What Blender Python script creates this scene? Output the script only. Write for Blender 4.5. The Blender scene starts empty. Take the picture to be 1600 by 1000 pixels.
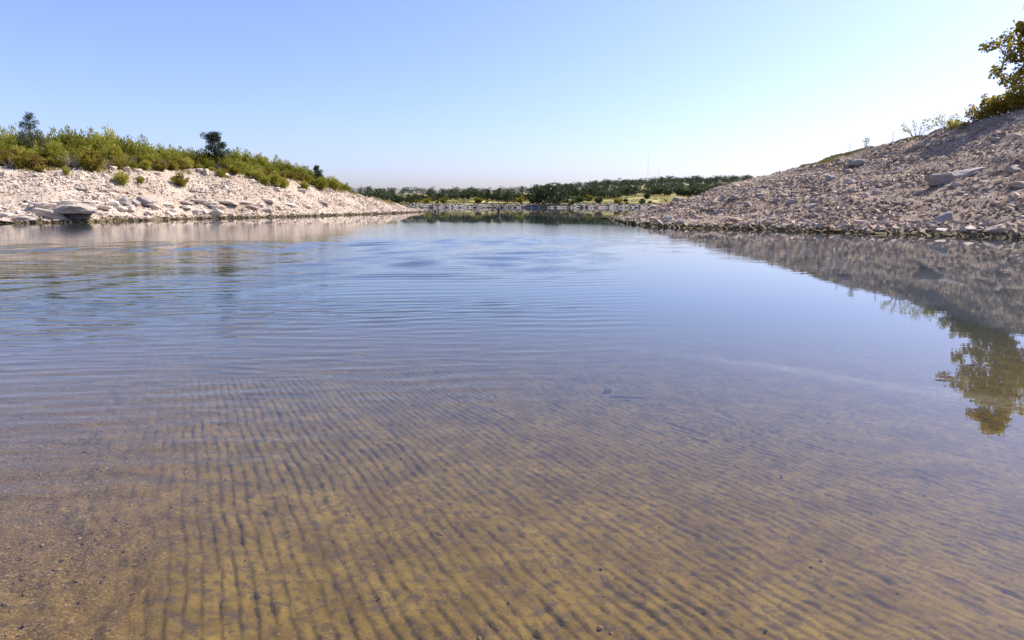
import bpy, math, random
import numpy as np
from mathutils import Vector
from mathutils.bvhtree import BVHTree

random.seed(7)
RNG = np.random.default_rng(7)
S = bpy.context.scene
COL = S.collection
R = math.radians

# ------------------------------------------------------------------ camera, sky, sun, exposure
F_PX, HOR = 960.0, 319.0                      # focal length and horizon row for a 1600 x 1000 frame
CAM_H = 1.7
PITCH = math.atan((500 - HOR) / F_PX)
cam_data = bpy.data.cameras.new('camera')
cam_data.sensor_width = 36.0
cam_data.lens = 36.0 * F_PX / 1600.0
cam_data.clip_start = 0.05
cam_data.clip_end = 8000
cam = bpy.data.objects.new('camera', cam_data)
COL.objects.link(cam)
cam.location = (0, 0, CAM_H)
cam.rotation_euler = (R(90) - PITCH, 0, 0)
S.camera = cam

SUN_AZ, SUN_EL = 67.0, 47.0                   # degrees clockwise from +Y, and above the horizon
world = bpy.data.worlds.new('World')
S.world = world
world.use_nodes = True
wn = world.node_tree.nodes
wl = world.node_tree.links
wn.clear()
sky = wn.new('ShaderNodeTexSky')
sky.sky_type = 'NISHITA'
sky.sun_disc = False
sky.sun_elevation = R(SUN_EL)
sky.sun_rotation = R(SUN_AZ)
sky.altitude = 200
sky.air_density = 1.0
sky.dust_density = 1.8
sky.ozone_density = 6.0
wbg = wn.new('ShaderNodeBackground')
wbg.inputs['Strength'].default_value = 0.15
wout = wn.new('ShaderNodeOutputWorld')
wtint = wn.new('ShaderNodeMix')                # one even tint: the camera's white balance leans to violet
wtint.data_type = 'RGBA'; wtint.blend_type = 'MULTIPLY'
wtint.inputs[0].default_value = 1.0
wtint.inputs[7].default_value = (1.0, 0.885, 1.03, 1)
wl.new(sky.outputs[0], wtint.inputs[6])
wl.new(wtint.outputs[2], wbg.inputs['Color'])
wl.new(wbg.outputs[0], wout.inputs['Surface'])

sun_data = bpy.data.lights.new('sun', 'SUN')
sun_data.energy = 5.0
sun_data.angle = R(0.5)
sun_data.color = (1.0, 0.92, 0.81)
sun = bpy.data.objects.new('sun', sun_data)
COL.objects.link(sun)
sd = Vector((math.sin(R(SUN_AZ)) * math.cos(R(SUN_EL)), math.cos(R(SUN_AZ)) * math.cos(R(SUN_EL)), math.sin(R(SUN_EL))))
sun.rotation_euler = (-sd).to_track_quat('-Z', 'Y').to_euler()
sun.location = sd * 100

S.view_settings.view_transform = 'Standard'
S.view_settings.look = 'None'
S.view_settings.gamma = 1.0
S.view_settings.exposure = 0.68
S.render.engine = 'CYCLES'
S.cycles.use_denoising = True
S.cycles.max_bounces = 8
S.cycles.transparent_max_bounces = 16
S.cycles.volume_bounces = 1
S.cycles.caustics_reflective = False
S.cycles.caustics_refractive = False

# ------------------------------------------------------------------ helpers
CP, SP = math.cos(PITCH), math.sin(PITCH)
def ray(px, py):
    u = (px - 800) / F_PX; v = (500 - py) / F_PX
    return np.array([u, CP + v * SP, -SP + v * CP])
def on_water(px, py, z=0.0):
    d = ray(px, py); t = (z - CAM_H) / d[2]
    return np.array([d[0] * t, d[1] * t, z])
def at_depth(px, py, Y):
    d = ray(px, py); t = Y / d[1]
    return np.array([d[0] * t, Y, CAM_H + d[2] * t])

def vnoise(x, y, z=0.0, seed=0):
    """smooth value noise in -1..1, vectorised"""
    x, y, z = np.broadcast_arrays(np.asarray(x, float), np.asarray(y, float), np.asarray(z, float))
    xi, yi, zi = np.floor(x).astype(np.int64), np.floor(y).astype(np.int64), np.floor(z).astype(np.int64)
    fx, fy, fz = x - xi, y - yi, z - zi
    fx, fy, fz = [f * f * (3 - 2 * f) for f in (fx, fy, fz)]
    def h(a, b, c):
        n = (a * 374761393 + b * 668265263 + c * 2147483647 + seed * 974634777) & 0xffffffff
        n = ((n ^ (n >> 13)) * 1274126177) & 0xffffffff
        n = (n ^ (n >> 16)) & 0xffffffff
        return n / 2147483648.0 - 1.0
    r = 0
    for dx in (0, 1):
        for dy in (0, 1):
            for dz in (0, 1):
                w = (fx if dx else 1 - fx) * (fy if dy else 1 - fy) * (fz if dz else 1 - fz)
                r = r + w * h(xi + dx, yi + dy, zi + dz)
    return r
def fbm(x, y, z=0.0, seed=0, octs=4):
    r = 0; a = 1.0; f = 1.0
    for o in range(octs):
        r = r + a * vnoise(np.asarray(x) * f, np.asarray(y) * f, np.asarray(z) * f, seed + o)
        a *= 0.5; f *= 2.03
    return r
def sstep(a, b, x):
    t = np.clip((np.asarray(x, float) - a) / (b - a), 0, 1)
    return t * t * (3 - 2 * t)

def np_mesh(name, verts, faces, smooth=False, tint=None):
    verts = np.asarray(verts, np.float32); faces = np.asarray(faces, np.int32)
    m, k = faces.shape
    me = bpy.data.meshes.new(name)
    me.vertices.add(len(verts)); me.vertices.foreach_set('co', verts.ravel())
    me.loops.add(m * k); me.loops.foreach_set('vertex_index', faces.ravel())
    me.polygons.add(m)
    me.polygons.foreach_set('loop_start', np.arange(0, m * k, k, dtype=np.int32))
    me.polygons.foreach_set('loop_total', np.full(m, k, np.int32))
    me.polygons.foreach_set('use_smooth', np.full(m, smooth, bool))
    me.update(calc_edges=True)
    if tint is not None:
        at = me.attributes.new('tint', 'FLOAT', 'FACE')
        at.data.foreach_set('value', np.asarray(tint, np.float32))
    return me
def link(name, me, mat=None, parent=None, loc=None):
    o = bpy.data.objects.new(name, me)
    COL.objects.link(o)
    if mat is not None and me is not None and len(me.materials) == 0:
        me.materials.append(mat)
    if parent is not None: o.parent = parent
    if loc is not None: o.location = loc
    return o
def tag(o, label, cat, group=None):
    o['label'] = label; o['category'] = cat
    if group: o['group'] = group
    return o
def kind(o, k, label=None):
    o['kind'] = k
    if label: o['label'] = label
    return o
def copy_tree(o):
    c = o.copy(); COL.objects.link(c)
    for ch in o.children:
        d = ch.copy(); COL.objects.link(d); d.parent = c
        d.matrix_parent_inverse = ch.matrix_parent_inverse
    return c

# ------------------------------------------------------------------ materials
def new_mat(name):
    m = bpy.data.materials.new(name); m.use_nodes = True
    nt = m.node_tree; nt.nodes.clear()
    out = nt.nodes.new('ShaderNodeOutputMaterial')
    return m, nt, out
def nd(nt, typ, **kw):
    n = nt.nodes.new(typ)
    for k, v in kw.items():
        if k in n.inputs.keys(): n.inputs[k].default_value = v
        else: setattr(n, k, v)
    return n
def ramp(nt, fac, stops):
    r = nt.nodes.new('ShaderNodeValToRGB')
    el = r.color_ramp.elements
    while len(el) < len(stops): el.new(0.5)
    for e, (p, c) in zip(el, stops):
        e.position = p; e.color = (*c, 1)
    nt.links.new(fac, r.inputs['Fac'])
    return r.outputs['Color']
def math_node(nt, op, a, b=None, clamp=False):
    n = nt.nodes.new('ShaderNodeMath'); n.operation = op; n.use_clamp = clamp
    for i, v in enumerate((a, b)):
        if v is None: continue
        if isinstance(v, (int, float)): n.inputs[i].default_value = v
        else: nt.links.new(v, n.inputs[i])
    return n.outputs[0]
def maprange(nt, v, a, b, c=0.0, d=1.0, smooth=True):
    n = nt.nodes.new('ShaderNodeMapRange')
    n.interpolation_type = 'SMOOTHSTEP' if smooth else 'LINEAR'
    nt.links.new(v, n.inputs['Value'])
    for nm, x in (('From Min', a), ('From Max', b), ('To Min', c), ('To Max', d)): n.inputs[nm].default_value = x
    return n.outputs[0]
def mixcol(nt, fac, a, b, blend='MIX'):
    n = nt.nodes.new('ShaderNodeMix'); n.data_type = 'RGBA'; n.blend_type = blend
    for sock, v in ((n.inputs[0], fac), (n.inputs[6], a), (n.inputs[7], b)):
        if isinstance(v, (int, float)): sock.default_value = v
        elif isinstance(v, tuple): sock.default_value = (*v, 1)
        else: nt.links.new(v, sock)
    return n.outputs[2]
def noise(nt, vec, scale, detail=4.0, rough=0.55):
    n = nd(nt, 'ShaderNodeTexNoise', Scale=scale, Detail=detail, Roughness=rough)
    nt.links.new(vec, n.inputs['Vector'])
    return n.outputs['Fac']

def stone_mat(name, stops, wet=True, tint_var=True, bump=0.02):
    m, nt, out = new_mat(name)
    geo = nt.nodes.new('ShaderNodeNewGeometry')
    pos = geo.outputs['Position']
    n1 = noise(nt, pos, 1.7, 6)
    fac = n1
    big = math_node(nt, 'MULTIPLY', math_node(nt, 'SUBTRACT', noise(nt, pos, 0.22, 4), 0.5), 0.75)
    if tint_var:
        at = nd(nt, 'ShaderNodeAttribute', attribute_name='tint')
        oi = nt.nodes.new('ShaderNodeObjectInfo')
        f1 = math_node(nt, 'MULTIPLY', at.outputs['Fac'], 0.6)
        f2 = math_node(nt, 'MULTIPLY', n1, 0.5)
        fac = math_node(nt, 'ADD', f1, f2)
        f3 = math_node(nt, 'MULTIPLY', oi.outputs['Random'], 0.12)
        fac = math_node(nt, 'ADD', fac, f3)
        fac = math_node(nt, 'ADD', math_node(nt, 'SUBTRACT', fac, 0.08), big)
    c = ramp(nt, fac, stops)
    n2 = noise(nt, pos, 14, 5)
    c = mixcol(nt, maprange(nt, n2, 0.48, 0.70, 0, 0.5), c, (0.17, 0.14, 0.12))
    rough = 0.9
    b = nd(nt, 'ShaderNodeBsdfPrincipled', Roughness=0.92)
    if wet:                                   # damp algae band where the lake laps the stones
        sx = nt.nodes.new('ShaderNodeSeparateXYZ'); nt.links.new(pos, sx.inputs[0])
        wob = math_node(nt, 'MULTIPLY', noise(nt, pos, 0.8, 3), 0.30)
        zz = math_node(nt, 'SUBTRACT', sx.outputs['Z'], wob)
        w = maprange(nt, zz, -0.02, 0.20, 0.85, 0.0)
        c = mixcol(nt, w, c, (0.10, 0.078, 0.03))
    nt.links.new(c, b.inputs['Base Color'])
    b.inputs['Specular IOR Level'].default_value = 0.2
    bp = nd(nt, 'ShaderNodeBump', Strength=0.6, Distance=bump)
    nt.links.new(noise(nt, pos, 22, 6, 0.65), bp.inputs['Height'])
    nt.links.new(bp.outputs[0], b.inputs['Normal'])
    nt.links.new(b.outputs[0], out.inputs['Surface'])
    return m
LIME = [(0.0, (0.28, 0.215, 0.165)), (0.3, (0.43, 0.35, 0.27)), (0.6, (0.575, 0.49, 0.395)), (1.0, (0.76, 0.67, 0.56))]
PINK = [(0.0, (0.17, 0.125, 0.09)), (0.3, (0.325, 0.248, 0.18)), (0.6, (0.47, 0.37, 0.28)), (1.0, (0.72, 0.62, 0.51))]
GREY = [(0.0, (0.17, 0.15, 0.135)), (0.35, (0.28, 0.25, 0.225)), (0.7, (0.40, 0.36, 0.32)), (1.0, (0.52, 0.48, 0.43))]
M_LIME = stone_mat('pale_limestone', LIME, bump=0.05)
M_PINK = stone_mat('pinkish_rubble_stone', PINK, bump=0.06)
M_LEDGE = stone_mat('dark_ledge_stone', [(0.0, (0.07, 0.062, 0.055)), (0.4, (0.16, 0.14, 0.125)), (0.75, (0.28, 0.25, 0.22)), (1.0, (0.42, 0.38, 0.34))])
M_GREY = stone_mat('grey_weathered_limestone', GREY)

def leaf_mat(name, stops, trans=0.3, patch=0.0):
    m, nt, out = new_mat(name)
    at = nd(nt, 'ShaderNodeAttribute', attribute_name='tint')
    oi = nt.nodes.new('ShaderNodeObjectInfo')
    f = math_node(nt, 'ADD', math_node(nt, 'MULTIPLY', at.outputs['Fac'], 0.62), math_node(nt, 'MULTIPLY', oi.outputs['Random'], 0.38))
    c = ramp(nt, f, stops)
    d = nd(nt, 'ShaderNodeBsdfPrincipled', Roughness=0.6)
    d.inputs['Specular IOR Level'].default_value = 0.25
    t = nt.nodes.new('ShaderNodeBsdfTranslucent')
    nt.links.new(c, d.inputs['Base Color']); nt.links.new(c, t.inputs['Color'])
    mx = nt.nodes.new('ShaderNodeMixShader'); mx.inputs[0].default_value = trans
    nt.links.new(d.outputs[0], mx.inputs[1]); nt.links.new(t.outputs[0], mx.inputs[2])
    nt.links.new(mx.outputs[0], out.inputs['Surface'])
    return m
M_BACC = leaf_mat('feathery_green_leaves', [(0, (0.13, 0.135, 0.018)), (0.4, (0.26, 0.265, 0.032)), (0.75, (0.37, 0.36, 0.055)), (1, (0.52, 0.46, 0.11))], 0.4)
M_YELL = leaf_mat('yellow_green_leaves', [(0, (0.22, 0.22, 0.03)), (0.5, (0.40, 0.38, 0.06)), (1, (0.58, 0.52, 0.15))], 0.4)
M_OLIV = leaf_mat('olive_leaves', [(0, (0.10, 0.10, 0.016)), (0.5, (0.22, 0.195, 0.026)), (1, (0.36, 0.29, 0.05))], 0.35)
M_RUST = leaf_mat('rust_brown_leaves', [(0, (0.12, 0.08, 0.025)), (0.5, (0.25, 0.15, 0.04)), (1, (0.36, 0.24, 0.06))])
M_OAK = leaf_mat('dark_oak_leaves', [(0, (0.018, 0.032, 0.012)), (0.5, (0.04, 0.06, 0.022)), (1, (0.08, 0.105, 0.04))], 0.2)
M_JUNI = leaf_mat('blue_grey_juniper_leaves', [(0, (0.03, 0.045, 0.03)), (0.5, (0.06, 0.08, 0.055)), (1, (0.12, 0.13, 0.10))], 0.2)
M_WOOD = leaf_mat('wood_edge_leaves', [(0, (0.020, 0.036, 0.013)), (0.5, (0.045, 0.068, 0.022)), (1, (0.10, 0.115, 0.035))], 0.15)
M_SYC = leaf_mat('turning_sycamore_leaves', [(0, (0.11, 0.11, 0.014)), (0.35, (0.24, 0.21, 0.024)), (0.62, (0.42, 0.31, 0.035)), (0.85, (0.54, 0.32, 0.045)), (1, (0.46, 0.17, 0.06))], 0.55)
M_GRASS = leaf_mat('dry_grass_blades', [(0, (0.10, 0.10, 0.02)), (0.5, (0.22, 0.19, 0.05)), (1, (0.40, 0.31, 0.11))], 0.3)
def plain_mat(name, a, b, scale=6, rough=0.85):
    m, nt, out = new_mat(name)
    geo = nt.nodes.new('ShaderNodeNewGeometry')
    c = ramp(nt, noise(nt, geo.outputs['Position'], scale, 5), [(0.3, a), (0.7, b)])
    p = nd(nt, 'ShaderNodeBsdfPrincipled', Roughness=rough)
    nt.links.new(c, p.inputs['Base Color']); nt.links.new(p.outputs[0], out.inputs['Surface'])
    return m
M_BARK = plain_mat('grey_brown_bark', (0.09, 0.07, 0.055), (0.20, 0.165, 0.13), 5)
M_TWIG = plain_mat('bleached_twigs', (0.22, 0.18, 0.15), (0.40, 0.35, 0.30), 5)
M_DRIFT = plain_mat('silvered_driftwood', (0.16, 0.12, 0.10), (0.42, 0.36, 0.31), 3)
M_POST = plain_mat('dark_wet_timber', (0.05, 0.035, 0.025), (0.14, 0.10, 0.075), 3)
M_STEEL = plain_mat('pale_mast_steel', (0.42, 0.42, 0.44), (0.55, 0.55, 0.58), 0.1, 0.5)

# ------------------------------------------------------------------ banks: shore line, ridge line, grid between them
def resample(pts, n):
    pts = np.asarray(pts, float)
    seg = np.r_[0, np.cumsum(np.maximum(1e-3, np.linalg.norm(np.diff(pts[:, :2], axis=0), axis=1)))]
    return pts, seg
class Bank:
    def __init__(self, shore, ridge, nu, nv, prof, behind, seed):
        shore = np.asarray(shore, float); ridge = np.asarray(ridge, float)
        k = np.linspace(0, len(shore) - 1, nu)
        i = np.arange(len(shore))
        cat = lambda P: np.stack([np.interp(k, i, P[:, c]) for c in range(3)], 1)
        s, r = cat(shore), cat(ridge)
        ker = np.hanning(max(5, nu // 45)); ker /= ker.sum()
        for P in (s, r):
            for c in range(3):
                pad = len(ker) // 2
                P[:, c] = np.convolve(np.pad(P[:, c], pad, mode='edge'), ker, 'same')[pad:pad + nu] if pad else P[:, c]
        v = np.r_[np.linspace(-0.35, 0, nv // 8, endpoint=False), np.linspace(0, 1, nv), np.linspace(1, 3.0, nv // 5)[1:]]
        nvv = len(v)
        X = np.zeros((nu, nvv)); Y = X.copy(); Z = X.copy()
        d = r - s
        L = np.hypot(d[:, 0], d[:, 1])[:, None]
        X = s[:, :1] + d[:, :1] * v; Y = s[:, 1:2] + d[:, 1:2] * v
        rz = r[:, 2:3]
        vv = np.clip(v, 0, 1)[None, :]
        Z = prof(vv, rz, X, Y)
        Z = np.where(v[None] < 0, v[None] * L * 0.16 - 0.0, Z)
        back = np.clip(v - 1, 0, 9)[None] * L
        Z = np.where(v[None] > 1, Z - back * behind(rz), Z)
        env = sstep(-0.05, 0.12, v)[None] * np.clip(rz / 3, 0.15, 1)
        Z += env * (0.22 * fbm(X / 3.1, Y / 3.1, 0, seed, 3) + 0.10 * fbm(X / 0.8, Y / 0.8, 3, seed + 9, 3))
        shorewob = 0.10 * fbm(X / 1.3, Y / 1.3, 7, seed + 5, 3) * np.exp(-(v[None] / 0.08) ** 2)
        Z += shorewob
        self.V = np.stack([X, Y, Z], -1).reshape(-1, 3)
        a = np.arange(nu - 1)[:, None] * nvv + np.arange(nvv - 1)[None]
        self.F = np.stack([a, a + nvv, a + nvv + 1, a + 1], -1).reshape(-1, 4)
        self.grid = (X, Y, Z); self.v = v; self.nu = nu
        self.bvh = BVHTree.FromPolygons(self.V.tolist(), self.F.tolist())
    def hit(self, px, py):
        d = Vector(ray(px, py)).normalized()
        loc, nrm, idx, dist = self.bvh.ray_cast(Vector((0, 0, CAM_H)), d)
        return loc
    def down(self, x, y):
        loc, nrm, idx, dist = self.bvh.ray_cast(Vector((x, y, 80)), Vector((0, 0, -1)))
        return loc
    def sample(self, n, v0, v1, u0=0.0, u1=1.0):
        """random points on the surface, even over ground area"""
        X, Y, Z = self.grid
        J = np.where((self.v[:-1] >= v0) & (self.v[:-1] < v1))[0]
        I = np.arange(int(u0 * (self.nu - 1)), int(u1 * (self.nu - 1)))
        ii, jj = np.meshgrid(I, J, indexing='ij'); ii = ii.ravel(); jj = jj.ravel()
        e1 = np.stack([X[ii + 1, jj] - X[ii, jj], Y[ii + 1, jj] - Y[ii, jj]], 1)
        e2 = np.stack([X[ii, jj + 1] - X[ii, jj], Y[ii, jj + 1] - Y[ii, jj]], 1)
        A = np.abs(e1[:, 0] * e2[:, 1] - e1[:, 1] * e2[:, 0]) + 1e-9
        pick = RNG.choice(len(A), n, p=A / A.sum())
        a, b = RNG.random(n), RNG.random(n)
        i, j = ii[pick], jj[pick]
        f = lambda G: G[i, j] * (1 - a) * (1 - b) + G[i + 1, j] * a * (1 - b) + G[i, j + 1] * (1 - a) * b + G[i + 1, j + 1] * a * b
        return np.stack([f(X), f(Y), f(Z)], 1), self.v[j]

# the pale bank with the thicket
L_sh_px = [(0, 349), (75, 348), (150, 346.5), (225, 344.5), (300, 342), (380, 340.5), (465, 338.5), (540, 336), (600, 334), (645, 332), (672, 331)]
L_rg_px = [(-5, 259), (75, 261), (150, 263), (222, 264), (292, 264), (375, 272), (455, 283), (530, 296), (592, 311), (642, 325), (676, 330.3)]
L_off = [15, 15, 15, 15, 15, 15, 15, 13, 11, 8, 5]
Lsh = [np.array(p) for p in ((-62, -22, 0), (-78, 8, 0), (-70, 32, 0), (-58, 46, 0))] + [on_water(*p) for p in L_sh_px]
Lrg = [np.array(p) for p in ((-86, -36, 6.5), (-102, 6, 6.5), (-93, 40, 6.3), (-76, 60, 6.0))]
for (sx, sy), (rx, ry), off in zip(L_sh_px, L_rg_px, L_off):
    Lrg.append(at_depth(rx, ry, on_water(sx, sy)[1] + off))
def prof_left(v, rz, X, Y):
    z = rz * (0.82 * v + 0.18 * np.sin(v * math.pi / 2))
    st = z + 0.25 * fbm(X / 9, Y / 9, 0, 31, 2)
    saw = (st / 0.75) % 1.0
    return z + 0.22 * (saw ** 3 - 0.3) * sstep(0.02, 0.15, v) * np.clip(rz / 3, 0, 1)
left = Bank(Lsh, Lrg, 480, 100, prof_left, lambda rz: np.where(rz > 4.0, -0.01, 0.10 + 0.0 * rz), 11)

# the brown rubble hillside
R_sh_px = [(952, 341.5), (980, 349), (1015, 353), (1050, 355.5), (1120, 357), (1200, 359), (1270, 361.5), (1340, 364), (1450, 367), (1530, 369.5), (1605, 372)]
R_rg_px = [(948, 340.5, 75), (983, 334.5, 74), (1022, 321.5, 73), (1058, 313.5, 72.5), (1125, 292, 72), (1205, 273, 72), (1262, 258, 73), (1330, 239, 74), (1420, 215, 73), (1520, 193, 67), (1606, 166, 62)]
Rsh = [on_water(*p) for p in R_sh_px] + [np.array(p) for p in ((33, 24, 0), (39, 10, 0), (36, -6, 0), (26, -20, 0))]
Rrg = [at_depth(*p) for p in R_rg_px] + [np.array(p) for p in ((60, 50, 12.6), (70, 22, 13), (70, -8, 12), (58, -38, 10))]
def prof_right(v, rz, X, Y):
    z = rz * v
    st = z + 0.5 * fbm(X / 11, Y / 11, 0, 41, 2)
    saw = (st / 1.9) % 1.0
    return z + 0.55 * (saw ** 2.5 - 0.28) * sstep(0.05, 0.3, v) * (1 - sstep(0.93, 1.0, v)) * np.clip(rz / 4, 0, 1)
right = Bank(Rsh, Rrg, 480, 115, prof_right, lambda rz: 0.06 + 0.0 * rz, 23)

o = kind(link('stony_bank', np_mesh('stony_bank', left.V, left.F, True), M_LIME), 'structure')
o = kind(link('rubble_hillside', np_mesh('rubble_hillside', right.V, right.F, True), M_PINK), 'structure')

# ------------------------------------------------------------------ far shore: ledge, meadow, wooded rise, on to the horizon
def far_shore_y(x):
    return 300 + 7 * vnoise(x / 45.0, 0.3, 0, 3) + 3 * vnoise(x / 11.0, 2.3, 0, 4) + 0.02 * np.abs(x)
def far_z(x, y):
    s = y - far_shore_y(x)
    ledge = 1.8 + 0.8 * vnoise(x / 30.0, 5.0, 0, 8)
    z = np.where(s < 0, 0.10 * s, 0)
    z = z + ledge * (0.45 * sstep(0, 5, s) + 0.55 * sstep(7, 12, s + 2 * vnoise(x / 6.0, 1.0, 0, 5)))
    right_rise = sstep(-20, 90, x)
    z = z + (2.0 + 2.6 * right_rise) * sstep(12, 95, s) + (7.5 + 8.5 * sstep(-40, 210, x)) * sstep(80, 330, s)
    z = z + 0.25 * fbm(x / 9.0, y / 9.0, 0, 12, 3) * sstep(0, 12, s)
    return z
gx = np.concatenate([np.linspace(-1800, -170, 30)[:-1], np.linspace(-170, 170, 201), np.linspace(170, 1800, 30)[1:]])
gy = np.concatenate([np.linspace(285, 330, 91), np.linspace(330, 700, 75)[1:], np.geomspace(720, 6000, 24)])
GX, GY = np.meshgrid(gx, gy, indexing='ij')
GZ = far_z(GX, GY)
FV = np.stack([GX, GY, GZ], -1).reshape(-1, 3)
n2 = len(gy)
a = np.arange(len(gx) - 1)[:, None] * n2 + np.arange(n2 - 1)[None]
FF = np.stack([a, a + n2, a + n2 + 1, a + 1], -1).reshape(-1, 4)
m, nt, out = new_mat('meadow_and_ledge')
geo = nt.nodes.new('ShaderNodeNewGeometry'); pos = geo.outputs['Position']
sx = nt.nodes.new('ShaderNodeSeparateXYZ'); nt.links.new(pos, sx.inputs[0])
nn = noise(nt, pos, 0.09, 5)
gcol = ramp(nt, nn, [(0.3, (0.13, 0.145, 0.03)), (0.5, (0.25, 0.225, 0.06)), (0.68, (0.40, 0.32, 0.13))])
rcol = ramp(nt, noise(nt, pos, 0.7, 6), [(0.3, (0.09, 0.08, 0.07)), (0.55, (0.19, 0.17, 0.15)), (0.75, (0.34, 0.31, 0.27))])
zz = math_node(nt, 'ADD', sx.outputs['Z'], math_node(nt, 'MULTIPLY', noise(nt, pos, 0.12, 4), 1.6))
col = mixcol(nt, maprange(nt, zz, 2.1, 2.8), rcol, gcol)
b = nd(nt, 'ShaderNodeBsdfPrincipled', Roughness=0.95)
nt.links.new(col, b.inputs['Base Color']); nt.links.new(b.outputs[0], out.inputs['Surface'])
kind(link('far_shore', np_mesh('far_shore', FV, FF, True), m), 'structure')

# ------------------------------------------------------------------ lake bed and the grooved boat ramp in the shallows
def bed_z(x, y):
    """apparent depth of the bottom"""
    z = -0.055 - 0.080 * (y - 1.2) - 0.0012 * np.clip(y - 5, 0, 25) ** 2
    z = z + 0.035 * np.clip(-x - 0.6, 0, 6) - 0.012 * np.clip(x, 0, 8)
    return z
GA = math.atan2(-0.53, 1.0)                 # groove bearing
gdir = np.array([math.sin(GA), math.cos(GA)]); cdir = np.array([gdir[1], -gdir[0]])
aa = np.concatenate([np.arange(0.5, 4.2, 0.028), np.arange(4.2, 8.5, 0.06), np.geomspace(8.56, 22, 26)])
cc = np.concatenate([np.linspace(-12, -0.9, 60)[:-1], np.arange(-0.9, 5.0, 0.0095), np.arange(5.0, 9.2, 0.0165), np.linspace(9.2, 20, 30)])
na, nc = len(aa), len(cc)
A, Cc = np.meshgrid(aa, cc, indexing='ij')
X = A * gdir[0] + Cc * cdir[0]; Y = A * gdir[1] + Cc * cdir[1]
lam = 0.076
ph = (Cc + 0.022 * fbm(X * 1.1, Y * 1.1, 0, 51, 3) + 0.011 * fbm(X * 6, Y * 6, 0, 52, 3)) / lam
row = np.floor(ph)
fr_ = ph - row                               # steep lee wall, rounded back
groove = sstep(0.0, 0.20, fr_) * (1 - 0.75 * sstep(0.35, 1.0, fr_))
rowoff = vnoise(row * 1.71 + 0.5, 0.5, 0, 61) * 3.0
ap = (A + 0.55 * (ph - row) * lam + 0.05 * fbm(X * 3, Y * 3, 0, 62, 2)) / 0.105 + rowoff
fa_ = ap - np.floor(ap)
cross = sstep(0.0, 0.22, fa_) * (1 - 0.6 * sstep(0.4, 1.0, fa_))
cs = 0.35 + 0.65 * np.clip(0.5 + 0.9 * vnoise(row * 3.3, np.floor(ap) * 1.7, 0, 63), 0, 1)
floor_ = 0.62 * sstep(-0.15, 0.55, vnoise(row * 5.3, A * 5.5, 0, 67))      # silt fills the grooves unevenly
cell = (floor_ + (1 - floor_) * groove) * (1 - 1.0 * cs * (1 - cross)) * (0.75 + 0.35 * vnoise(row * 2.7, np.floor(ap) * 2.1, 0, 64))
# silt blankets some of it, and gravel lies to the near side of the edge strip
edge = Cc - (0.02 * vnoise(A * 2, 0.2, 0, 66)) + 0.30
silt = sstep(0.25, 0.75, 0.5 + 0.75 * fbm(X * 0.55, Y * 0.55, 0, 71, 3))
grav = 1 - sstep(-0.45, 0.50, edge + 0.30 * fbm(X * 1.6, Y * 1.6, 0, 72, 4))
amp = 0.025 * (0.62 + 0.38 * silt) * (1 - grav) * (1 - sstep(8.0, 8.5, A)) * (1 - sstep(9.0, 9.2, Cc))
Zb = bed_z(X, Y) + amp * (cell - 0.6) + 0.012 * fbm(X * 2.2, Y * 2.2, 0, 73, 3) + 0.006 * fbm(X * 14, Y * 14, 0, 74, 3)
Zb += grav * (0.02 + 0.016 * fbm(X * 9, Y * 9, 0, 75, 3))
# the raised edge strip of the concrete
strip = np.exp(-((Cc + 0.42) / 0.045) ** 4) * (1 - sstep(2.6, 3.2, A))
Zb += 0.03 * strip
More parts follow.
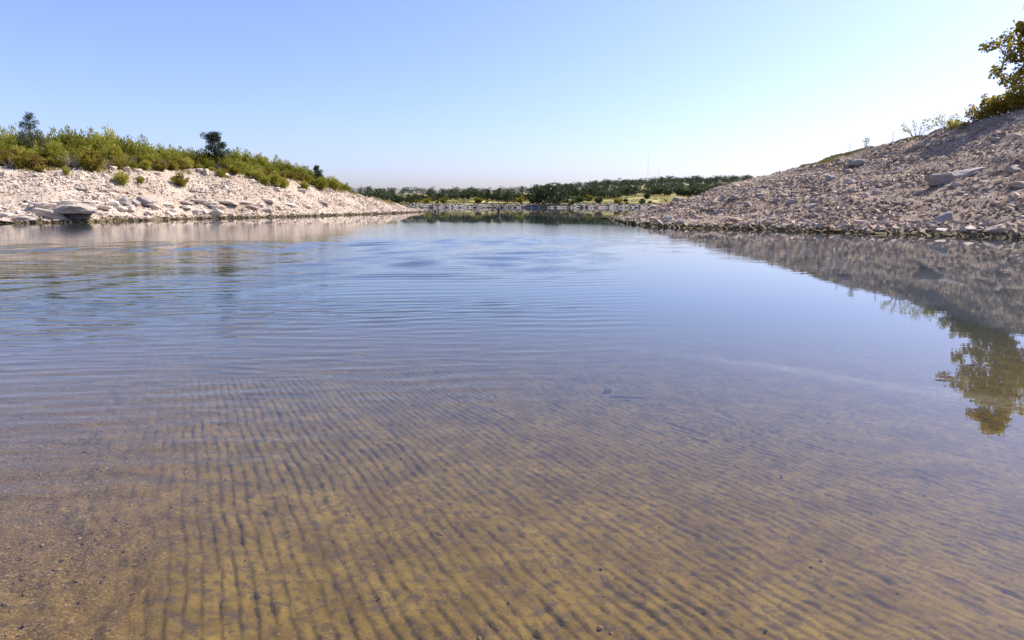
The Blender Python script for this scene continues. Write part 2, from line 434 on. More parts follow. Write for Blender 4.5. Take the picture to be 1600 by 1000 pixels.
# a pale bar of sediment further out on the bottom
bar_y = np.interp(X, [0.8, 1.6, 3.9, 5.3, 7.0], [12.5, 11.6, 9.2, 7.2, 5.9])
bar = np.exp(-((Y - bar_y) / (0.26 + 0.05 * X)) ** 2) * sstep(1.0, 4.5, X) * (0.75 + 0.25 * fbm(X * 2, Y * 2, 0, 79, 3))
Zb += 0.03 * bar
RV = np.stack([X, Y, Zb], -1).reshape(-1, 3)
a = np.arange(na - 1)[:, None] * nc + np.arange(nc - 1)[None]
RF = np.stack([a, a + nc, a + nc + 1, a + 1], -1).reshape(-1, 4)[:, ::-1]
def bed_mat(name):
    m, nt, out = new_mat(name)
    geo = nt.nodes.new('ShaderNodeNewGeometry'); pos = geo.outputs['Position']
    c = ramp(nt, noise(nt, pos, 3.0, 7, 0.65), [(0.28, (0.125, 0.075, 0.016)), (0.5, (0.22, 0.143, 0.033)), (0.72, (0.31, 0.21, 0.052))])
    n2 = noise(nt, pos, 13.0, 6, 0.75)
    c = mixcol(nt, maprange(nt, n2, 0.45, 0.62, 0, 0.75), c, (0.10, 0.07, 0.052))
    n4 = noise(nt, pos, 38.0, 4, 0.7)
    c = mixcol(nt, maprange(nt, n4, 0.55, 0.68, 0, 0.7), c, (0.06, 0.04, 0.03))
    sed = nd(nt, 'ShaderNodeAttribute', attribute_name='sediment')
    c = mixcol(nt, math_node(nt, 'MULTIPLY', sed.outputs['Fac'], 0.4, True), c, (0.62, 0.56, 0.42))
    gv = nd(nt, 'ShaderNodeAttribute', attribute_name='gravel')
    vo = nd(nt, 'ShaderNodeTexVoronoi', Scale=120.0); nt.links.new(pos, vo.inputs['Vector'])
    sc_ = nt.nodes.new('ShaderNodeSeparateColor'); nt.links.new(vo.outputs['Color'], sc_.inputs[0])
    gc = ramp(nt, sc_.outputs[0], [(0.0, (0.05, 0.03, 0.018)), (0.4, (0.12, 0.07, 0.024)), (0.75, (0.22, 0.13, 0.04)), (0.95, (0.38, 0.26, 0.12))])
    c = mixcol(nt, math_node(nt, 'MULTIPLY', gv.outputs['Fac'], 0.6, True), c, gc)
    n3 = noise(nt, pos, 60.0, 3, 0.6)
    c = mixcol(nt, maprange(nt, n3, 0.66, 0.74, 0, 0.7), c, (0.50, 0.42, 0.28))
    b = nd(nt, 'ShaderNodeBsdfPrincipled', Roughness=0.95)
    b.inputs['Specular IOR Level'].default_value = 0.0
    nt.links.new(c, b.inputs['Base Color'])
    bp = nd(nt, 'ShaderNodeBump', Strength=0.7, Distance=0.006)
    nt.links.new(noise(nt, pos, 55, 5, 0.7), bp.inputs['Height'])
    nt.links.new(bp.outputs[0], b.inputs['Normal'])
    nt.links.new(b.outputs[0], out.inputs['Surface'])
    return m
M_BED = bed_mat('silted_bed')
rme = np_mesh('boat_ramp', RV, RF, True)
at = rme.attributes.new('sediment', 'FLOAT', 'POINT'); at.data.foreach_set('value', bar.ravel().astype(np.float32))
at = rme.attributes.new('gravel', 'FLOAT', 'POINT'); at.data.foreach_set('value', grav.ravel().astype(np.float32))
kind(link('boat_ramp', rme, M_BED), 'structure')

bx = np.concatenate([np.linspace(-160, -12, 50)[:-1], np.linspace(-12, 12, 61), np.linspace(12, 160, 50)[1:]])
by = np.concatenate([np.linspace(-60, -2, 40)[:-1], np.linspace(-2, 24, 66), np.linspace(24, 330, 60)[1:]])
BX, BY = np.meshgrid(bx, by, indexing='ij')
BZ = bed_z(BX, BY) - 0.06
BZ = np.where(BY < -1, bed_z(BX * 0, BY) + 0.02 * np.abs(BX), BZ)
BZ = np.maximum(BZ, -4.5) + 0.05 * fbm(BX / 2.0, BY / 2.0, 0, 77, 3)
BZ = BZ - 0.6 * sstep(6, 30, np.abs(BX)) * sstep(-1, 4, BY)
BV = np.stack([BX, BY, BZ], -1).reshape(-1, 3)
n2 = len(by); a = np.arange(len(bx) - 1)[:, None] * n2 + np.arange(n2 - 1)[None]
BF = np.stack([a, a + n2, a + n2 + 1, a + 1], -1).reshape(-1, 4)
kind(link('lake_bed', np_mesh('lake_bed', BV, BF, True), M_BED), 'structure')

# ------------------------------------------------------------------ water
m, nt, out = new_mat('lake_water')
geo = nt.nodes.new('ShaderNodeNewGeometry'); pos = geo.outputs['Position']
sx = nt.nodes.new('ShaderNodeSeparateXYZ'); nt.links.new(pos, sx.inputs[0])
def wave(rot, lam, dist, dscale):
    mp = nt.nodes.new('ShaderNodeMapping'); mp.inputs['Rotation'].default_value = (0, 0, R(rot))
    nt.links.new(pos, mp.inputs['Vector'])
    w = nd(nt, 'ShaderNodeTexWave', Scale=1.0, Distortion=dist, Detail=2.0)
    w.wave_type = 'BANDS'; w.bands_direction = 'Y'; w.wave_profile = 'SIN'
    w.inputs['Scale'].default_value = 2 * math.pi / 20.0 / lam
    w.inputs['Detail Scale'].default_value = dscale
    nt.links.new(mp.outputs[0], w.inputs['Vector'])
    return math_node(nt, 'SUBTRACT', w.outputs['Fac'], 0.5)
def aniso_noise(sxx, syy, detail=2.0, rot=0):
    mp = nt.nodes.new('ShaderNodeMapping'); mp.inputs['Scale'].default_value = (sxx, syy, 1)
    mp.inputs['Rotation'].default_value = (0, 0, R(rot))
    nt.links.new(pos, mp.inputs['Vector'])
    return math_node(nt, 'SUBTRACT', noise(nt, mp.outputs[0], 1.0, detail), 0.5)
# the mesh carries the visible ripples; only the finest shiver is left to the material
calm = maprange(nt, sx.outputs['Y'], 42, 60, 1.0, 0.08)
h = math_node(nt, 'MULTIPLY', aniso_noise(1.2, 3.0, 2, 10), 0.0004)
h = math_node(nt, 'ADD', h, math_node(nt, 'MULTIPLY', math_node(nt, 'MULTIPLY', aniso_noise(3, 8, 2, -4), maprange(nt, math_node(nt, 'SUBTRACT', sx.outputs['X'], math_node(nt, 'MULTIPLY', sx.outputs['Y'], 0.22)), -5.0, 2.0, 1.0, 0.12)), 0.0030))
h = math_node(nt, 'MULTIPLY', h, calm)
bp = nd(nt, 'ShaderNodeBump', Strength=1.0, Distance=1.0)
nt.links.new(h, bp.inputs['Height'])
fr = nd(nt, 'ShaderNodeFresnel', IOR=1.43); nt.links.new(bp.outputs[0], fr.inputs['Normal'])
tr = nt.nodes.new('ShaderNodeBsdfTransparent'); tr.inputs['Color'].default_value = (0.97, 0.98, 0.97, 1)
gl = nd(nt, 'ShaderNodeBsdfGlossy', Roughness=0.0); gl.inputs['Color'].default_value = (1, 1, 1, 1)
nt.links.new(bp.outputs[0], gl.inputs['Normal'])
mx = nt.nodes.new('ShaderNodeMixShader')
nt.links.new(fr.outputs[0], mx.inputs[0]); nt.links.new(tr.outputs[0], mx.inputs[1]); nt.links.new(gl.outputs[0], mx.inputs[2])
nt.links.new(mx.outputs[0], out.inputs['Surface'])
va = nd(nt, 'ShaderNodeVolumeAbsorption', Density=0.33); va.inputs['Color'].default_value = (0.50, 0.55, 0.56, 1)
vs = nd(nt, 'ShaderNodeVolumeScatter', Density=0.06); vs.inputs['Color'].default_value = (0.52, 0.68, 0.88, 1)
ad = nt.nodes.new('ShaderNodeAddShader')
nt.links.new(va.outputs[0], ad.inputs[0]); nt.links.new(vs.outputs[0], ad.inputs[1])
nt.links.new(ad.outputs[0], out.inputs['Volume'])
wx = np.concatenate([[-400, -200, -90], np.arange(-56, -28, 0.7), np.arange(-28, -10, 0.24), np.arange(-10, 6.5, 0.15), np.arange(6.5, 14, 0.3), np.arange(14, 40, 1.2), [60, 120, 400]])
wy = np.concatenate([[-12, 0, 2], np.arange(3.0, 12, 0.029), np.arange(12, 34, 0.085), np.arange(34, 60, 0.16), np.arange(60, 112, 0.5), [120, 160, 220, 322]])
WX, WY = np.meshgrid(wx, wy, indexing='ij')
# where the breeze touches: the side by the pale bank and the open water further out
near_cut = sstep(4.2, 6.2, WY - 0.72 * WX)
breeze = near_cut * (1 - sstep(-3.0, 2.5, WX - 0.14 * WY))
mid_ = sstep(12, 26, WY) * 0.26 * (1 - 0.9 * sstep(-2.0, 4.0, WX - 0.22 * WY))
patch = 0.45 + 0.55 * sstep(-0.35, 0.45, fbm(WX * 0.10, WY * 0.16, 0, 210, 2))
shore_calm = 1 - 0.90 * sstep(24, 33, WY) * (1 - sstep(-0.42, -0.26, WX / np.maximum(WY, 1)))
amp = (np.maximum(breeze, mid_) + 0.04) * patch * shore_calm * (1 - 0.96 * sstep(27, 40, WY)) 
amp += 0.30 * sstep(66, 74, WY) * (1 - sstep(80, 96, WY)) * 0.3
fine = 1 - sstep(10.5, 12.0, WY) * 1.0
fine = fine * sstep(-11.5, -9, WX) * (1 - sstep(5, 6.5, WX))
WZ = np.zeros_like(WX)
rw = np.random.default_rng(77)
for k in range(34):
    lam_ = 0.115 * (1.075 ** k) if k < 20 else rw.uniform(0.34, 0.62)
    th = R(-7) + rw.normal(0, 0.17 if k < 20 else 0.24)
    slope = 0.050 if k < 20 else 0.042
    a_ = slope * lam_ / 6.2832
    ph_ = rw.random() * 6.2832
    env = 0.5 + 0.5 * vnoise(WX * 0.35 + 11 * k, WY * 0.8, 0, 300 + k)      # wave groups come and go
    w_ = fine if lam_ < 0.40 else 0.30 + 0.70 * sstep(9, 17, WY)
    WZ += w_ * env * 1.5 * a_ * np.sin(6.2832 / lam_ * (WX * math.sin(th) + WY * math.cos(th)) + ph_ + 0.9 * vnoise(WX * 0.5, WY * 0.5, 0, 400 + k))
WZ *= amp * (0.42 + 0.23 * sstep(7, 14, WY))
nwy = len(wy); a = np.arange(len(wx) - 1)[:, None] * nwy + np.arange(nwy - 1)[None]
WF = np.stack([a, a + nwy, a + nwy + 1, a + 1], -1).reshape(-1, 4)
kind(link('water', np_mesh('water', np.stack([WX, WY, WZ], -1).reshape(-1, 3), WF, True), m), 'structure')

# ------------------------------------------------------------------ stones
PHI = (1 + 5 ** 0.5) / 2
ICO_V = np.array([(-1, PHI, 0), (1, PHI, 0), (-1, -PHI, 0), (1, -PHI, 0), (0, -1, PHI), (0, 1, PHI), (0, -1, -PHI), (0, 1, -PHI), (PHI, 0, -1), (PHI, 0, 1), (-PHI, 0, -1), (-PHI, 0, 1)]) / math.hypot(1, PHI)
ICO_F = np.array([(0, 11, 5), (0, 5, 1), (0, 1, 7), (0, 7, 10), (0, 10, 11), (1, 5, 9), (5, 11, 4), (11, 10, 2), (10, 7, 6), (7, 1, 8), (3, 9, 4), (3, 4, 2), (3, 2, 6), (3, 6, 8), (3, 8, 9), (4, 9, 5), (2, 4, 11), (6, 2, 10), (8, 6, 7), (9, 8, 1)])
def rand_rot(n, tilt):
    """rotation matrices: free spin about Z, limited tilt"""
    a = RNG.random(n) * 6.2832; b = RNG.normal(0, tilt, n); c = RNG.normal(0, tilt, n)
    def M(ax, t):
        o, z, cs, sn = np.ones(n), np.zeros(n), np.cos(t), np.sin(t)
        if ax == 0: r = [[o, z, z], [z, cs, -sn], [z, sn, cs]]
        elif ax == 1: r = [[cs, z, sn], [z, o, z], [-sn, z, cs]]
        else: r = [[cs, -sn, z], [sn, cs, z], [z, z, o]]
        return np.stack([np.stack(q, -1) for q in r], -2)
    return M(0, b) @ M(1, c) @ M(2, a)
BOX_V = np.array([(x, y, z) for x in (-1, 1) for y in (-1, 1) for z in (-1, 1)]) * 0.72
BOX_F = np.array([(0, 1, 3), (0, 3, 2), (4, 6, 7), (4, 7, 5), (0, 4, 5), (0, 5, 1), (2, 3, 7), (2, 7, 6), (0, 2, 6), (0, 6, 4), (1, 5, 7), (1, 7, 3)])
def chips(name, pts, size, mat, flat=(0.25, 0.7), tilt=0.5, sink=0.1, label=None):
    n = len(pts)
    base = BOX_V[None] * (1 + RNG.uniform(-0.5, 0.25, (n, 8, 1))) + RNG.uniform(-0.22, 0.22, (n, 8, 3))
    sc = np.stack([RNG.uniform(0.8, 1.5, n), RNG.uniform(0.5, 1.0, n), RNG.uniform(*flat, n)], -1) * (size[:, None] / 2)
    v = np.einsum('nij,nkj->nki', rand_rot(n, tilt), base * sc[:, None])
    v += pts[:, None] + np.array([0, 0, 1.0]) * (sc[:, 2] * (1 - 2 * sink))[:, None, None] * 0.7
    f = BOX_F[None] + (np.arange(n) * 8)[:, None, None]
    me = np_mesh(name, v.reshape(-1, 3), f.reshape(-1, 3), False, np.repeat(RNG.random(n), 12))
    return kind(link(name, me, mat), 'stuff', label)
def rubble(name, pts, size, mat, flat=(0.35, 0.8), tilt=0.35, sink=0.15, label=None):
    n = len(pts)
    base = ICO_V[None] * (1 + RNG.uniform(-0.38, 0.30, (n, 12, 1)))
    sc = np.stack([RNG.uniform(0.8, 1.5, n), RNG.uniform(0.6, 1.1, n), RNG.uniform(*flat, n)], -1) * (size[:, None] / 2)
    v = base * sc[:, None]
    v = np.einsum('nij,nkj->nki', rand_rot(n, tilt), v)
    v += pts[:, None] + np.array([0, 0, 1.0]) * (sc[:, 2] * (1 - 2 * sink))[:, None, None] * 0.6
    f = ICO_F[None] + (np.arange(n) * 12)[:, None, None]
    me = np_mesh(name, v.reshape(-1, 3), f.reshape(-1, 3), False, np.repeat(RNG.random(n), 20))
    return kind(link(name, me, mat), 'stuff', label)
def sizes(n, lo, hi, p=2.6):
    return lo + (hi - lo) * RNG.random(n) ** p

p, v = left.sample(38000, 0.0, 1.03, 0.22, 1.0)
chips('limestone_rubble', p, sizes(len(p), 0.08, 0.42, 3.6) * (0.95 + 0.55 * fbm(p[:, 0] / 2.6, p[:, 1] / 2.6, 0, 96, 3)).clip(0.5, 1.7), M_LIME, label='pale broken limestone rubble covering the bright bank below the thicket')
p, v = right.sample(62000, 0.0, 1.02, 0.0, 0.80)
chips('hillside_rubble', p, sizes(len(p), 0.07, 0.36, 3.6) * (0.95 + 0.55 * fbm(p[:, 0] / 2.6, p[:, 1] / 2.6, 0, 95, 3)).clip(0.5, 1.7), M_PINK, label='pinkish brown broken stones covering the rubble hillside')
p1, v = right.sample(3500, -0.05, 0.05, 0.0, 0.78); p2, v = left.sample(2500, -0.03, 0.06, 0.22, 1.0)
p = np.concatenate([p1, p2])
chips('waterline_stones', p, sizes(len(p), 0.14, 0.6, 2.2), M_PINK, label='damp dark stones along the waterline of both banks')

def block_mesh(name, seed, power=5.0, sub=3, strata=0.05, rough=0.10, zc=0.6):
    """an angular weathered limestone block in a unit box, with bedding layers"""
    import bmesh
    bm = bmesh.new(); bmesh.ops.create_icosphere(bm, subdivisions=sub, radius=1.0)
    P = np.array([v.co[:] for v in bm.verts]); Fc = np.array([[v.index for v in f.verts] for f in bm.faces]); bm.free()
    rg = np.random.default_rng(seed)
    k = (np.abs(P) ** power).sum(1) ** (1 / power)
    Q = P / k[:, None]
    for _ in range(7):                       # knock corners off with random planes
        nrm = rg.normal(size=3); nrm[2] *= zc; nrm /= np.linalg.norm(nrm)
        dd = rg.uniform(0.72, 1.1); over = np.clip(Q @ nrm - dd, 0, None)
        Q -= over[:, None] * nrm
    lay = strata * vnoise(Q[:, 2] * 3.5 + seed, 0.5, 0, seed)
    Q[:, :2] *= (1 + lay)[:, None]
    Q += rough * np.stack([fbm(Q[:, 0] * 1.6 + 5 * i, Q[:, 1] * 1.6, Q[:, 2] * 1.6, seed + i, 3) for i in range(3)], -1) * np.array([1, 1, 0.6])
    return np_mesh(name, Q, Fc, False, rg.random(len(Fc)) * 0.25 + 0.35)
BLOCKS = [block_mesh('rock', 100 + i, power=(4 if i % 2 else 7)) for i in range(8)]
SLABS = [block_mesh('slab', 200 + i, power=7, strata=0.04, rough=0.13, zc=0.2) for i in range(5)]
def mat_copy(me, mat):
    c = me.copy(); c.materials.clear(); c.materials.append(mat); return c
BL = {('b', 'd'): [mat_copy(b, M_LEDGE) for b in BLOCKS], ('b', 'l'): [mat_copy(b, M_LIME) for b in BLOCKS], ('b', 'p'): [mat_copy(b, M_PINK) for b in BLOCKS], ('b', 'g'): [mat_copy(b, M_GREY) for b in BLOCKS],
      ('s', 'l'): [mat_copy(b, M_LIME) for b in SLABS], ('s', 'p'): [mat_copy(b, M_PINK) for b in SLABS], ('s', 'g'): [mat_copy(b, M_GREY) for b in SLABS]}
NROCK = [0]
def rock(bank, px, py, w, h, kindmat, label, group=None, name='rock', depth=0.8, roll=0, yaw=None, lift=0.0, cat='rock', loc=None, out_=0.0):
    """a rock whose middle lies on the bank where the pixel looks, w x h given in photograph pixels"""
    loc = bank.hit(px, py) if loc is None else loc
    if loc is None: return None
    dist = loc.y / (CP)
    W, H = w * dist / F_PX / 2, h * dist / F_PX / 2
    me = BL[kindmat][NROCK[0] % len(BL[kindmat])]; NROCK[0] += 1
    o = link(name, me)
    o.scale = (W, W * depth, H * 1.15)
    o.rotation_euler = (random.uniform(-.15, .15), R(roll) + random.uniform(-.05, .05), random.uniform(-.5, .5) if yaw is None else R(yaw))
    o.location = (loc.x * (1 - out_ / loc.y), loc.y - out_, loc.z + H * (0.25 + lift))
    tag(o, label, cat, group)
    return o
# the ledges and blocks one can tell apart on the pale bank
rock(left, 117, 331, 68, 15, ('s', 'l'), 'widest pale slab jutting over a dark hollow at the pale bank\'s waterline', name='rock_slab', depth=0.6, yaw=4, lift=0.5, out_=1.7, cat='slab')
rock(left, 118, 340, 44, 10, ('b', 'd'), 'rock coloured dark for the shade in the hollow under the widest jutting slab', depth=0.6, yaw=0)  # darker stone colour stands in for the shade inside the hollow
rock(left, 108, 320, 48, 6, ('s', 'l'), 'thin long slab lying right above the widest jutting slab', name='rock_slab', depth=0.5, yaw=2, lift=0.5, out_=0.6, cat='slab')
rock(left, 143, 320, 24, 6, ('s', 'l'), 'short thin slab at the end of the thin long slab', name='rock_slab', depth=0.7, yaw=-3, lift=0.4, cat='slab')
rock(left, 82, 338, 46, 11, ('s', 'l'), 'tilted pale slab dipping to the water beside the jutting slab', name='rock_slab', depth=0.6, roll=12, yaw=0, lift=0.2, cat='slab')
rock(left, 36, 343, 44, 9, ('s', 'l'), 'flat pale slab with algae stained face standing in the water', name='rock_slab', depth=0.5, yaw=0, cat='slab')
rock(left, 70, 324, 32, 8, ('s', 'l'), 'pale slab uphill of the tilted slab', name='rock_slab', depth=0.6, yaw=5, lift=0.3, cat='slab')
rock(left, 194, 318, 21, 11, ('b', 'g'), 'grey block with rounded face, first of three in a row', yaw=10, lift=0.4)
rock(left, 210, 319, 15, 8, ('b', 'g'), 'smallest grey block, the middle of three in a row', yaw=0, lift=0.3)
rock(left, 228, 318, 24, 10, ('b', 'g'), 'grey wedge shaped block, last of three in a row', roll=14, yaw=-8, lift=0.4)
g = 'broken ledge rocks low on the pale bank'
for (x, y, w, h, rl) in ((177, 321, 19, 8, 5), (203, 329, 15, 10, -8), (243, 326, 13, 8, 10), (190, 328, 17, 6, 0), (292, 325, 17, 5, 4), (308, 333, 15, 8, 8), (319, 332, 13, 7, 16), (340, 335, 16, 10, 20), (420, 331, 13, 6, 6),
                         (362, 338, 9, 6, 0), (456, 336, 12, 5, 0), (10, 338, 22, 7, 8), (8, 347, 20, 5, 0), (160, 336, 15, 6, 0), (265, 336, 13, 6, 10), (405, 322, 14, 5, 6), (437, 326, 12, 5, 0), (480, 324, 12, 5, 8), (270, 331, 12, 6, 5), (232, 335, 13, 6, 0)):
    rock(left, x, y, w, h, ('b', 'l'), 'angular pale limestone rock among the broken ledges low on the pale bank', g, roll=rl, lift=0.25)
g = 'thin ledge slabs in the pale bank'
for (x, y, w, h) in ((290, 318, 27, 4), (312, 316, 24, 4), (331, 321, 24, 5), (356, 318, 30, 4), (385, 319, 26, 5), (393, 325, 26, 5), (160, 326, 22, 5), (262, 322, 22, 4), (420, 315, 20, 4), (455, 322, 22, 4), (505, 318, 20, 4), (340, 327, 20, 5)):
    rock(left, x, y, w, h, ('s', 'l'), 'thin pale ledge slab with a shadowed lip in the pale bank', g, name='rock_slab', depth=0.7, roll=random.uniform(2, 9), yaw=random.uniform(-8, 8), lift=0.5, cat='slab')
g = 'rocks below the thicket'
for (x, y, w, h) in ((322, 272, 12, 9), (326, 264, 11, 7), (312, 268, 10, 6), (8, 275, 12, 8), (40, 262, 18, 7), (66, 268, 16, 6), (92, 273, 12, 7), (112, 262, 10, 7), (126, 258, 14, 7), (152, 262, 12, 6), (163, 276, 9, 5), (176, 265, 12, 7), (198, 266, 11, 6), (215, 268, 11, 5), (246, 272, 12, 5), (352, 276, 11, 6), (395, 285, 10, 6), (452, 307, 11, 6), (353, 294, 9, 5), (432, 297, 10, 5), (473, 299, 10, 5)):
    rock(left, x, y, w, h, ('b', 'l'), 'loose limestone rock lying upslope near the edge of the thicket', g, roll=random.uniform(-12, 12), lift=0.2)
# the hillside's own
rock(right, 1472, 284, 50, 15, ('s', 'g'), 'smooth lens shaped grey boulder at the low end of the long slab', name='boulder', depth=0.5, roll=-6, yaw=-4, lift=0.25, cat='boulder')
rock(right, 1508, 276, 62, 11, ('s', 'g'), 'long narrow grey slab lying tilted across the rubble hillside', name='rock_slab', depth=0.35, roll=-11, yaw=-4, lift=0.35, cat='slab')
rock(right, 1336, 259, 24, 9, ('b', 'g'), 'grey boulder propped over a dark hollow high on the hillside', name='boulder', lift=0.6, roll=-8, cat='boulder')
rock(right, 1326, 270, 13, 7, ('b', 'g'), 'dark rock wedged under the propped grey boulder', lift=0.1)
rock(right, 1475, 351, 32, 18, ('b', 'g'), 'upright pointed dark slab standing by the hillside waterline', name='rock_slab', depth=0.4, roll=-28, yaw=-10, lift=0.35, cat='slab')
rock(right, 1456, 353, 18, 9, ('b', 'g'), 'rounded rock leaning beside the upright pointed slab', lift=0.2)
rock(right, 1556, 362, 34, 10, ('s', 'p'), 'dark wedge shaped slab overhanging the hillside waterline', name='rock_slab', depth=0.5, roll=-10, yaw=0, lift=0.5, cat='slab')
rock(right, 1582, 271, 22, 11, ('b', 'g'), 'bluish grey boulder uphill of the dark wedge slab', name='boulder', roll=15, lift=0.2, cat='boulder')
rock(right, 1591, 292, 22, 10, ('b', 'p'), 'brown boulder just below the bluish grey boulder', name='boulder', lift=0.2, cat='boulder')
rock(right, 1266, 325, 18, 8, ('b', 'g'), 'olive grey flat rock alone low on the hillside', roll=-8, lift=0.3)
rock(right, 1327, 287, 16, 7, ('b', 'g'), 'grey flat rock downslope from the propped boulder', lift=0.2)
rock(right, 1100, 300, 26, 8, ('b', 'g'), 'largest grey boulder on the hillside crest near the point', name='boulder', roll=-6, lift=0.2, cat='boulder')
rock(right, 1168, 322, 14, 8, ('b', 'g'), 'dark rounded rock midway up the hillside near the point', lift=0.2)
g = 'larger stones scattered over the hillside'
spots = [(1062, 314, 18, 8), (1225, 345, 15, 6), (1125, 332, 11, 6), (1405, 267, 13, 6), (1290, 277, 13, 6), (1022, 325, 12, 6), (1085, 340, 12, 6), (1150, 345, 14, 7), (1020, 343, 11, 5), (1385, 327, 12, 5), (1215, 290, 12, 5)]
for i in range(95):
    x = random.uniform(1000, 1600)
    top = np.interp(x, [q[0] for q in R_rg_px], [q[1] for q in R_rg_px]); bot = np.interp(x, [q[0] for q in R_sh_px], [q[1] for q in R_sh_px])
    y = top + (bot - top) * random.uniform(0.08, 0.99); w = random.uniform(8, 14)
    spots.append((x, y, w, w * random.uniform(0.4, 0.6)))
for (x, y, w, h) in spots:
    rock(right, x, y, w, h, ('b', random.choice('ppg')), 'larger angular stone lying among the rubble of the hillside', g, name='stone', roll=random.uniform(-15, 15), lift=0.15, cat='stone')

# rock blocks of the far ledge, too far to pick apart
n = 3000
x = RNG.uniform(-130, 130, n); s = RNG.uniform(-1.5, 13, n); y = far_shore_y(x) + s
chips('far_ledge_rubble', np.stack([x, y, far_z(x, y)], 1), sizes(n, 0.3, 2.2, 4), M_LEDGE, flat=(0.3, 0.6), tilt=0.15, label='grey broken rock ledge along the far shore')

# ------------------------------------------------------------------ plants
def tube(path, radii, sides=5):
    path = np.asarray(path, float); n = len(path); V = []; 
    t = np.gradient(path, axis=0); t /= np.linalg.norm(t, axis=1)[:, None] + 1e-9
    for i in range(n):
        up = np.array([0, 0, 1.0]) if abs(t[i][2]) < 0.9 else np.array([1.0, 0, 0])
        a_ = np.cross(t[i], up); a_ /= np.linalg.norm(a_); b_ = np.cross(t[i], a_)
        for k in range(sides):
            th = 2 * math.pi * k / sides
            V.append(path[i] + radii[i] * (math.cos(th) * a_ + math.sin(th) * b_))
    F = [(i * sides + k, i * sides + (k + 1) % sides, (i + 1) * sides + (k + 1) % sides, (i + 1) * sides + k) for i in range(n - 1) for k in range(sides)]
    return np.array(V), np.array(F)
def join(parts):
    V, F, o_ = [], [], 0
    for v, f in parts:
        V.append(v); F.append(f + o_); o_ += len(v)
    return np.concatenate(V), np.concatenate(F)
def leaves(P, D, L, W, rng, jit=0.5):
    """leaf blades (4-gon, bent) at P along D"""
    n = len(P)
    D = D + rng.normal(0, jit, (n, 3)); D /= np.linalg.norm(D, axis=1)[:, None] + 1e-9
    s = np.cross(D, rng.normal(size=(n, 3))); s /= np.linalg.norm(s, axis=1)[:, None] + 1e-9
    L = np.broadcast_to(L, n)[:, None]; W = np.broadcast_to(W, n)[:, None]
    nn = np.cross(D, s)
    q = np.stack([P, P + D * L * 0.5 + s * W * 0.5 + nn * L * 0.08, P + D * L, P + D * L * 0.5 - s * W * 0.5 + nn * L * 0.08], 1)
    return q.reshape(-1, 3), np.arange(n * 4).reshape(-1, 4)
def plant_from(name, stems, leafset, leafmat, woodmat, tint, part=('stems', 'foliage')):
    """an Empty at the base with stems and foliage under it"""
    root = bpy.data.objects.new(name, None); COL.objects.link(root)
    sv, sf = stems
    link(part[0], np_mesh(part[0], sv, sf, True), woodmat, root)
    if leafset is not None:
        lv, lf = leafset
        link(part[1], np_mesh(part[1], lv, lf, False, tint), leafmat, root)
    return root

def shrub(name, seed, leafmat, h=3.5, spread=1.3, n_st=26, n_leaf=3200, lean=0.35, leaf=(0.30, 0.085), upright=1.0, low=0.12, woodmat=None):
    rng = np.random.default_rng(seed)
    parts, P, D = [], [], []
    per = n_leaf // n_st
    for i in range(n_st):
        th = rng.random() * 6.283; out_ = spread * math.sqrt(rng.random()); hh = h * (1 - 0.45 * (out_ / spread) ** 2) * rng.uniform(0.65, 1.05)
        b0 = np.array([math.cos(th), math.sin(th), 0]) * 0.22 * out_
        tip = np.array([math.cos(th) * out_, math.sin(th) * out_, hh])
        t = np.linspace(0, 1, 6)[:, None]
        path = b0 + (tip - b0) * t * np.array([1, 1, 0]) ** 1.0 + np.array([0, 0, 1.0]) * hh * t ** (0.8)
        path[:, :2] = b0[:2] + (tip - b0)[:2] * (t ** 1.3)
        path[1:-1] += rng.normal(0, 0.04 * h / 3, (4, 3))
        parts.append(tube(path, np.linspace(0.03, 0.006, 6) * h / 3.2, 4))
        k = low + (1 - low) * rng.random(per) ** 0.75
        idx = k * 5; i0 = np.minimum(idx.astype(int), 4); fr_ = (idx - i0)[:, None]
        base = path[i0] * (1 - fr_) + path[i0 + 1] * fr_
        off = rng.normal(0, 1, (per, 3)) * (0.11 + 0.16 * (1 - k))[:, None] * h / 3
        P.append(base + off); d = np.tile(np.array([math.cos(th) * lean, math.sin(th) * lean, upright]), (per, 1)) + off * 1.2
        D.append(d)
    P = np.concatenate(P); D = np.concatenate(D); P[:, 2] = np.maximum(P[:, 2], 0.03)
    sz = rng.uniform(0.6, 1.35, len(P))
    ls = leaves(P, D, leaf[0] * sz, leaf[1] * sz, rng)
    clump = 0.5 + 0.5 * vnoise(P[:, 0] * 1.8, P[:, 1] * 1.8, P[:, 2] * 1.2, seed)
    tint = np.clip(0.55 * clump + 0.45 * rng.random(len(P)), 0, 1)
    return plant_from(name, join(parts), ls, leafmat, woodmat or M_BARK, tint)

